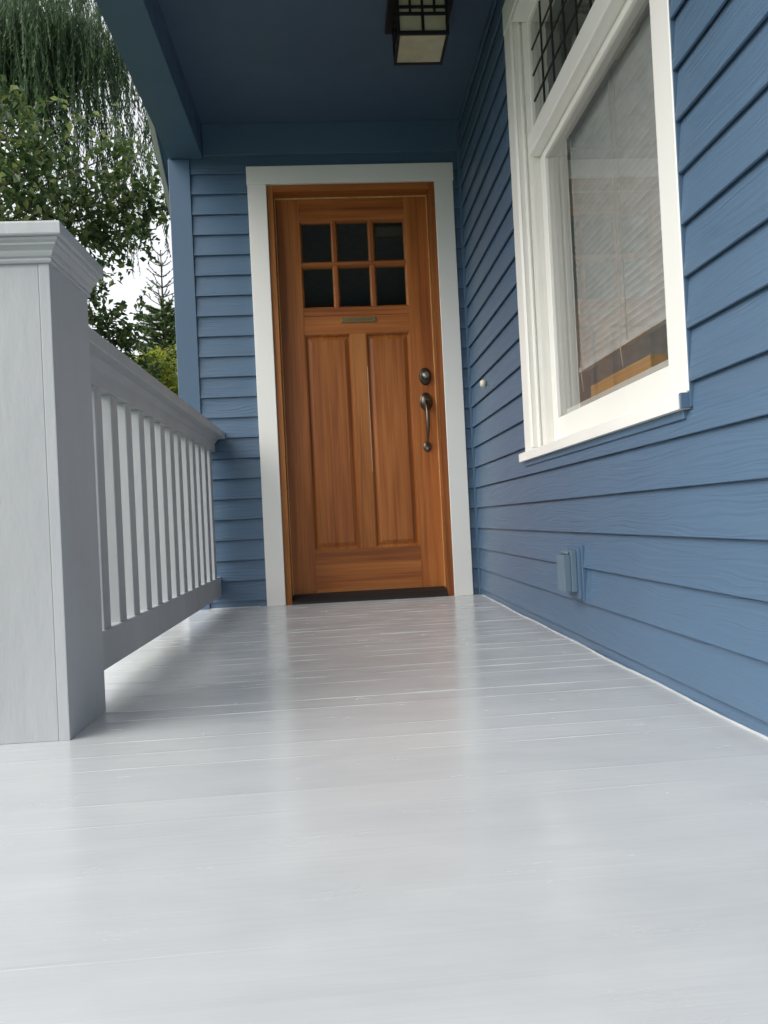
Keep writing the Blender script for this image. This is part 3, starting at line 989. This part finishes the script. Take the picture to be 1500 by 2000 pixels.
kn = empty('wall_knob', (XR, -0.335, 1.01))
tag(kn, 'small cream knob sticking out of blue siding beside the door', 'knob')
def knob_part(name, prof, mat):
    bm = bmesh.new()
    R = []
    n = 14
    for d, r in prof:
        R.append([bm.verts.new((XR - d, -0.40 + r * math.cos(2 * math.pi * i / n), 0.998 + r * math.sin(2 * math.pi * i / n))) for i in range(n)])
    for a, b in zip(R, R[1:]):
        for k in range(n):
            bm.faces.new((a[k], a[(k + 1) % n], b[(k + 1) % n], b[k]))
    bm.faces.new(R[0]); bm.faces.new(R[-1])
    finish(bm, name, mat, kn, True)
knob_part('stem', [(-0.004, 0.008), (0.012, 0.008), (0.013, 0.007)], M['brass'])
knob_part('knob_head', [(0.0128, 0.011), (0.015, 0.0155), (0.026, 0.017), (0.033, 0.014), (0.036, 0.008)], M['plastic'])

# ------------------------------------------------------------------ ceiling lantern
ln = empty('ceiling_lantern', (0.412, -0.85, CEIL))
tag(ln, 'square black lantern with cream glass panels on the porch ceiling', 'light fixture')
lx, ly, hw = 0.412, -0.848, 0.100
z0, z1 = 2.25, 2.402
bk = M['black']
box('ceiling_plate', lx - 0.128, lx + 0.128, ly - 0.128, ly + 0.128, z1 - 0.006, CEIL - 0.001, bk, ln, 0.002)
def rbox(name, q, c, y0, y1, za, zb, mat):
    """box on face number q (quarter turns about the lantern axis), c = (a0, a1) along the face"""
    bm = bmesh.new()
    add_box(bm, c[0], c[1], y0, y1, za, zb, 0)
    bmesh.ops.rotate(bm, verts=bm.verts[:], cent=(0, 0, 0), matrix=Matrix.Rotation(q * math.pi / 2, 3, 'Z'))
    bmesh.ops.translate(bm, verts=bm.verts[:], vec=(lx, ly, 0))
    return finish(bm, name, mat, ln)
for q in range(4):
    rbox('corner_post', q, (-hw, -hw + 0.011), -hw, -hw + 0.011, z0, z1 - 0.0065, bk)
    rbox('rail', q, (-hw + 0.0112, hw - 0.0112), -hw + 0.0005, -hw + 0.0105, z0 + 0.0002, z0 + 0.014, bk)
    rbox('rail', q, (-hw + 0.0112, hw - 0.0112), -hw + 0.001, -hw + 0.0085, z0 + 0.076, z0 + 0.086, bk)
    rbox('rail', q, (-hw + 0.0112, hw - 0.0112), -hw + 0.001, -hw + 0.0085, z0 + 0.103, z0 + 0.112, bk)
    rbox('bar', q, (-0.0055, 0.0055), -hw + 0.0015, -hw + 0.008, z0 + 0.0145, z0 + 0.0755, bk)
    for c in (-0.047, 0.0, 0.047):
        rbox('bar', q, (c - 0.0045, c + 0.0045), -hw + 0.0015, -hw + 0.008, z0 + 0.0865, z0 + 0.1025, bk)
        rbox('bar', q, (c - 0.0045, c + 0.0045), -hw + 0.0015, -hw + 0.008, z0 + 0.1125, z1 - 0.007, bk)
    rbox('glass_panel', q, (-hw + 0.0115, hw - 0.0115), -hw + 0.0088, -hw + 0.0105, z0 + 0.0145, z1 - 0.0068, M['art_glass'])
box('glass_panel', lx - hw + 0.012, lx + hw - 0.012, ly - hw + 0.012, ly + hw - 0.012, z0 + 0.005, z0 + 0.008, M['art_glass'], ln, 0)

# ------------------------------------------------------------------ vegetation
rng = np.random.default_rng(11)

def leaves_mesh(name, pos, length, width, mat, parent, droop=0.5, up=None, fold=0.25):
    """many separate folded leaves, each four triangles, in one mesh"""
    n_ = len(pos)
    a = rng.uniform(0, 2 * np.pi, n_)
    el = rng.normal(-droop, 0.45, n_)
    d = np.stack([np.cos(a) * np.cos(el), np.sin(a) * np.cos(el), np.sin(el)], 1)
    ref = rng.normal(0, 0.45, (n_, 3)) + np.array([0, 0, 1.0])
    s = np.cross(d, ref)
    s /= np.linalg.norm(s, axis=1)[:, None] + 1e-9
    nn = np.cross(s, d)
    L = (length * rng.uniform(0.65, 1.25, n_))[:, None]
    W = (width * rng.uniform(0.75, 1.2, n_))[:, None]
    base = pos - d * L * 0.5
    v0 = base
    v1 = base + d * L * 0.42 + s * W * 0.5 + nn * W * fold
    v2 = base + d * L
    v3 = base + d * L * 0.42 - s * W * 0.5 + nn * W * fold
    v4 = base + d * L * 0.5
    V = np.stack([v0, v1, v2, v3, v4], 1).reshape(-1, 3)
    i0 = np.arange(n_) * 5
    Fc = np.concatenate([np.stack([i0, i0 + 4, i0 + 1], 1), np.stack([i0 + 1, i0 + 4, i0 + 2], 1), np.stack([i0, i0 + 3, i0 + 4], 1), np.stack([i0 + 3, i0 + 2, i0 + 4], 1)])
    me = bpy.data.meshes.new(name)
    me.from_pydata(V.tolist(), [], Fc.tolist())
    return link(name, me, mat, parent)

def clump_points(clumps, dens, shell=0.55):
    P = []
    for cx, cy, cz, r in clumps:
        k = int(dens * r * r)
        # small twig clusters inside each clump so that gaps stay open
        nt_ = max(4, int(k / 9))
        q = rng.normal(0, 1, (nt_, 3))
        q /= np.linalg.norm(q, axis=1)[:, None]
        q *= (rng.uniform(0, 1, nt_) ** shell)[:, None] * r * np.array([1, 1, 0.85])
        tw = q + np.array([cx, cy, cz])
        for t_ in tw:
            m_ = rng.integers(5, 13)
            dirn = rng.normal(0, 1, 3)
            dirn /= np.linalg.norm(dirn)
            s_ = np.linspace(-0.09, 0.09, m_)[:, None]
            P.append(t_ + s_ * dirn + rng.normal(0, 0.022, (m_, 3)))
    return np.concatenate(P)

def branchy(name, trunk_pts, rads, targets, parent, rl0=0.03):
    o = tube('trunk', trunk_pts, rads, M['bark'], parent, 10)
    tp = [Vector(p) for p in trunk_pts]
    for c in targets:
        t_ = Vector(c[:3])
        # leave the trunk below the target
        best = min(tp[1:], key=lambda p: abs((t_.z - 0.5) - p.z) + 0.2 * (p - t_).length)
        mid_ = best.lerp(t_, 0.5) + Vector((rnd.uniform(-0.1, 0.1), rnd.uniform(-0.1, 0.1), 0.12))
        q = [best, best.lerp(mid_, 0.5) + Vector((0, 0, 0.04)), mid_, mid_.lerp(t_, 0.6), t_]
        tube('limb', q, [rl0, rl0 * 0.8, rl0 * 0.55, rl0 * 0.35, rl0 * 0.15], M['bark'], parent, 6)

# broad-leaved tree beside the porch
bt = empty('broadleaf_tree', (-2.95, 1.9, GZ))
tag(bt, 'dark broad-leaved tree filling the view above the newel post', 'tree')
BC = [(-2.09, 1.5, 3.07, 0.33), (-1.83, 1.69, 2.79, 0.4), (-1.45, 1.86, 3.03, 0.26), (-1.54, 1.87, 2.75, 0.34), (-1.93, 1.29, 2.59, 0.3), (-1.36, 2.06, 2.92, 0.2), (-1.72, 1.88, 2.57, 0.23), (-1.42, 1.66, 3.12, 0.10), (-1.86, 1.48, 2.98, 0.16), (-2.11, 1.5, 3.39, 0.14), (-1.86, 2.5, 2.08, 0.22), (-1.80, 2.69, 1.89, 0.20), (-1.9, 2.49, 2.38, 0.16), (-1.72, 2.69, 2.06, 0.2), (-1.70, 2.89, 1.80, 0.2), (-1.95, 2.6, 2.2, 0.25), (-1.62, 3.0, 1.75, 0.16), (-1.40, 2.12, 2.74, 0.13), (-1.71, 2.28, 2.51, 0.14), (-2.26, 1.31, 2.84, 0.37), (-2.34, 1.32, 2.44, 0.37), (-2.46, 1.52, 3.41, 0.32), (-2.23, 1.51, 2.48, 0.28), (-2.6, 1.9, 3.0, 0.5), (-2.5, 2.2, 2.3, 0.45), (-2.7, 1.7, 3.7, 0.4)]
branchy('broadleaf', [(-2.95, 1.9, GZ), (-2.95, 1.92, 0.6), (-2.9, 1.95, 1.5), (-2.85, 1.9, 2.3), (-2.8, 1.8, 3.0), (-2.8, 1.75, 3.7)], [0.09, 0.075, 0.06, 0.045, 0.03, 0.012], BC, bt, 0.018)
pts = clump_points(BC, 4100)
SP = [(-1.79, 1.88, 3.45, 0.24), (-1.62, 2.07, 3.42, 0.2), (-1.98, 1.79, 3.45, 0.2), (-1.6, 1.75, 3.25, 0.25), (-1.50, 2.2, 2.55, 0.22), (-1.62, 2.5, 2.3, 0.2), (-2.0, 1.6, 3.25, 0.2)]
pts = np.concatenate([pts, clump_points(SP, 900)])
leaves_mesh('crown', pts, 0.066, 0.040, M['leaf'], bt, 0.55)

# weeping cedar behind it
ct = empty('weeping_cedar', (-4.6, 5.6, GZ))
tag(ct, 'tall cedar with long drooping sprays at the top left', 'tree')
tube('trunk', [(-4.6, 5.6, GZ), (-4.6, 5.6, 2.5), (-4.55, 5.6, 5.5), (-4.5, 5.6, 8.5), (-4.5, 5.6, 10.5)], [0.22, 0.18, 0.13, 0.08, 0.02], M['bark'], ct, 12)
V, Fq = [], []
def spray(p, ln_, lean, dens, wid):
    """one hanging cord of scale leaves"""
    m_ = int(ln_ * dens)
    p = np.array(p, float)
    step = ln_ / m_
    d = np.array([lean[0], lean[1], -1.0])
    d /= np.linalg.norm(d)
    sway = rng.normal(0, 0.05, 2)
    cord = [p.copy()]
    for k in range(m_):
        t_ = k / m_
        d2 = d + np.array([sway[0] * math.sin(t_ * 5), sway[1] * math.sin(t_ * 4 + 1), 0])
        p = p + d2 * step
        if k % 6 == 5 or k == m_ - 1: cord.append(p.copy())
        a_ = rng.uniform(0, 2 * np.pi)
        out = np.array([math.cos(a_), math.sin(a_), 0.0])
        l_ = wid * (1.15 - 0.8 * t_) * rng.uniform(0.6, 1.3)
        tip = p + out * l_ * 0.55 + np.array([0, 0, -l_])
        sd_ = np.cross(out, np.array([0, 0, 1.0])) * 0.0065 * rng.uniform(0.8, 1.5)
        b0 = len(V)
        V.extend([p.tolist(), (p * 0.5 + tip * 0.5 + sd_).tolist(), tip.tolist(), (p * 0.5 + tip * 0.5 - sd_).tolist()])
        Fq.append((b0, b0 + 1, b0 + 2, b0 + 3))
    for a_, b_c in zip(cord, cord[1:]):                    # the twig itself
        b0 = len(V)
        V.extend([(a_ + (-0.003, 0, 0)).tolist(), (a_ + (0.003, 0, 0)).tolist(), (b_c + (0.003, 0, 0)).tolist(), (b_c + (-0.003, 0, 0)).tolist()])
        Fq.append((b0, b0 + 1, b0 + 2, b0 + 3))
def bough(a, b, sag, r):
    a, b = Vector(a), Vector(b)
    q = []
    for i in range(9):
        t_ = i / 8
        p = a.lerp(b, t_)
        p.z -= sag * t_ * t_
        q.append(p)
    tube('limb', q, [r * (1 - 0.85 * i / 8) for i in range(9)], M['bark'], ct, 6)
    return q
# (root on trunk, tip, sag, hanging length, sprays)
for tip, sag, hl_, ns in (((-3.5, 4.0, 6.3), 0.4, 1.0, 120), ((-2.9, 4.1, 6.35), 0.45, 1.15, 260), ((-2.45, 4.3, 6.4), 0.5, 1.3, 300), ((-2.0, 4.4, 6.3), 0.5, 1.3, 280), ((-1.7, 4.9, 6.2), 0.5, 1.5, 110),
                         ((-2.6, 4.0, 6.9), 0.4, 1.2, 120), ((-2.1, 5.4, 5.6), 0.4, 1.3, 60), ((-1.6, 5.6, 5.2), 0.4, 1.4, 80), ((-3.9, 4.2, 6.2), 0.4, 1.1, 120), ((-3.0, 4.6, 5.7), 0.3, 0.8, 70), ((-2.2, 6.2, 4.8), 0.3, 0.9, 40), ((-2.0, 5.2, 7.2), 0.4, 1.6, 120), ((-4.2, 5.2, 6.4), 0.4, 1.3, 90)):
    q = bough((-4.52, 5.6, tip[2] + 0.35), tip, sag, 0.014)
    for k in range(int(ns * 0.85)):
        t_ = rng.uniform(0.3, 1.0)
        j = min(7, int(t_ * 8))
        base = q[j].lerp(q[j + 1], t_ * 8 - j)
        off = rng.normal(0, 0.16, 2)
        spray((base.x + off[0], base.y + off[1], base.z + rng.uniform(-0.15, 0.05)), hl_ * rng.uniform(0.35, 1.0), (rng.normal(0, 0.12), rng.normal(0, 0.12)), 56, 0.098)
me = bpy.data.meshes.new('crown')
me.from_pydata(V, [], Fq)
link('crown', me, M['cedar'], ct)

# young conifer seen past the corner board
def conifer(root, top, base, spread, label, name, nwh, dens, seed, openness):
    r = np.random.default_rng(seed)
    t0, t1 = Vector(base), Vector(top)
    e = empty(name, base)
    tag(e, label, 'tree')
    tube('trunk', [t0, t0.lerp(t1, 0.5), t0.lerp(t1, 0.85), t1], [0.09, 0.05, 0.016, 0.004], M['bark'], e, 8)
    V2, F2 = [], []
    Hh = t1.z - t0.z
    def needles(a, b, k, ln2):
        d = (b - a)
        for _ in range(k):
            s_ = r.uniform(0, 1)
            p = a + d * s_
            dn = d.normalized()
            rr = Vector(r.normal(0, 1, 3))
            o_ = (rr - dn * rr.dot(dn)).normalized()
            o_.z += 0.25
            tip_ = p + (o_ * 0.8 + dn * 0.55).normalized() * ln2 * r.uniform(0.7, 1.2)
            sd2 = dn.cross(o_).normalized() * 0.0048
            b0 = len(V2)
            V2.extend([tuple(p - sd2), tuple(p + sd2), tuple(tip_)])
            F2.append((b0, b0 + 1, b0 + 2))
    needles(t0.lerp(t1, 0.93), t1, 60, 0.03)
    bm = bmesh.new()
    tops = [0.985, 0.955, 0.925, 0.895, 0.868, 0.842]
    fs = tops + [0.83 - 0.43 * (k_ / (nwh - 1)) for k_ in range(nwh)]
    for i, f in enumerate(fs):
        z = t0.z + Hh * f
        R_ = spread * (1 - f) ** 0.85 + 0.05
        nb = 5 if f > 0.835 else 7
        for k in range(nb):
            a_ = 2 * math.pi * (k + r.uniform(-0.25, 0.25)) / nb + i * 0.7
            c = t0.lerp(t1, f)
            L_ = R_ * r.uniform(0.75, 1.15)
            up_ = 0.75 if f > 0.835 else r.uniform(0.05, 0.4)
            p1 = c + Vector((math.cos(a_) * L_ * 0.55, math.sin(a_) * L_ * 0.55, up_ * L_ * 0.35 ))
            p2 = c + Vector((math.cos(a_) * L_, math.sin(a_) * L_, up_ * L_ * 0.9))
            add_tube(bm, [c, p1, p2], [0.006, 0.0045, 0.002], 4, False)
            young = f > 0.835
            for A_, B_ in ((c.lerp(p1, 0.15), p1), (p1, p2)):
                needles(A_, B_, int((B_ - A_).length * dens * (0.3 if young else 1.0)), 0.022 if young else 0.034)
            ntw = int(L_ * (7 if young else 11))
            for _ in range(ntw):
                s_ = r.uniform(0.2, 1.0)
                st = (c.lerp(p1, s_ / 0.55) if s_ < 0.55 else p1.lerp(p2, (s_ - 0.55) / 0.45))
                side = Vector((-math.sin(a_), math.cos(a_), 0)) * r.choice((-1, 1))
                en = st + (side * 0.8 + (p2 - c).normalized() * 0.7 + Vector((0, 0, r.normal(0.05, 0.15)))) * (L_ * 0.38 * (1.15 - s_)) * r.uniform(0.6, 1.2)
                add_tube(bm, [st, en], [0.0035, 0.0015], 3, False)
                needles(st, en, int((en - st).length * dens * (0.3 if young else 1.0)), 0.02 if young else 0.032)
    finish(bm, 'limb', M['bark'], e)
    me2 = bpy.data.meshes.new('crown')
    me2.from_pydata(V2, [], F2)
    link('crown', me2, M['needle'], e)
conifer(None, (-2.18, 6.3, 4.10), (-2.2, 6.34, GZ), 1.25, 'young spruce with a bare pointed top against white sky', 'spruce_tree', 34, 1000, 3, 0.86)

# yellow-green shrub in front of the spruce
sh = empty('garden_shrub', (-1.97, 4.7, GZ))
tag(sh, 'yellow-green leafy shrub just above the handrail near the corner board', 'shrub')
SC = [(-1.99, 4.81, 2.30, 0.24), (-2.12, 4.62, 2.03, 0.28), (-1.83, 4.8, 2.06, 0.29), (-1.96, 4.61, 1.80, 0.34), (-1.82, 5.0, 2.36, 0.18), (-1.73, 4.8, 1.72, 0.34), (-2.17, 4.52, 1.70, 0.33), (-2.3, 4.7, 2.1, 0.28), (-1.95, 4.75, 2.12, 0.3), (-1.95, 4.7, 1.2, 0.5), (-2.2, 4.6, 0.9, 0.45)]
branchy('shrub', [(-1.97, 4.7, GZ), (-1.97, 4.7, 0.3), (-1.96, 4.7, 1.1), (-1.96, 4.72, 1.9)], [0.05, 0.04, 0.03, 0.012], SC, sh, 0.018)
pts = clump_points(SC + [(-1.9, 4.55, 2.28, 0.16), (-2.05, 4.5, 2.2, 0.18), (-1.78, 4.7, 2.0, 0.2)], 4200)
leaves_mesh('crown', pts, 0.055, 0.030, M['lime'], sh, 0.3)
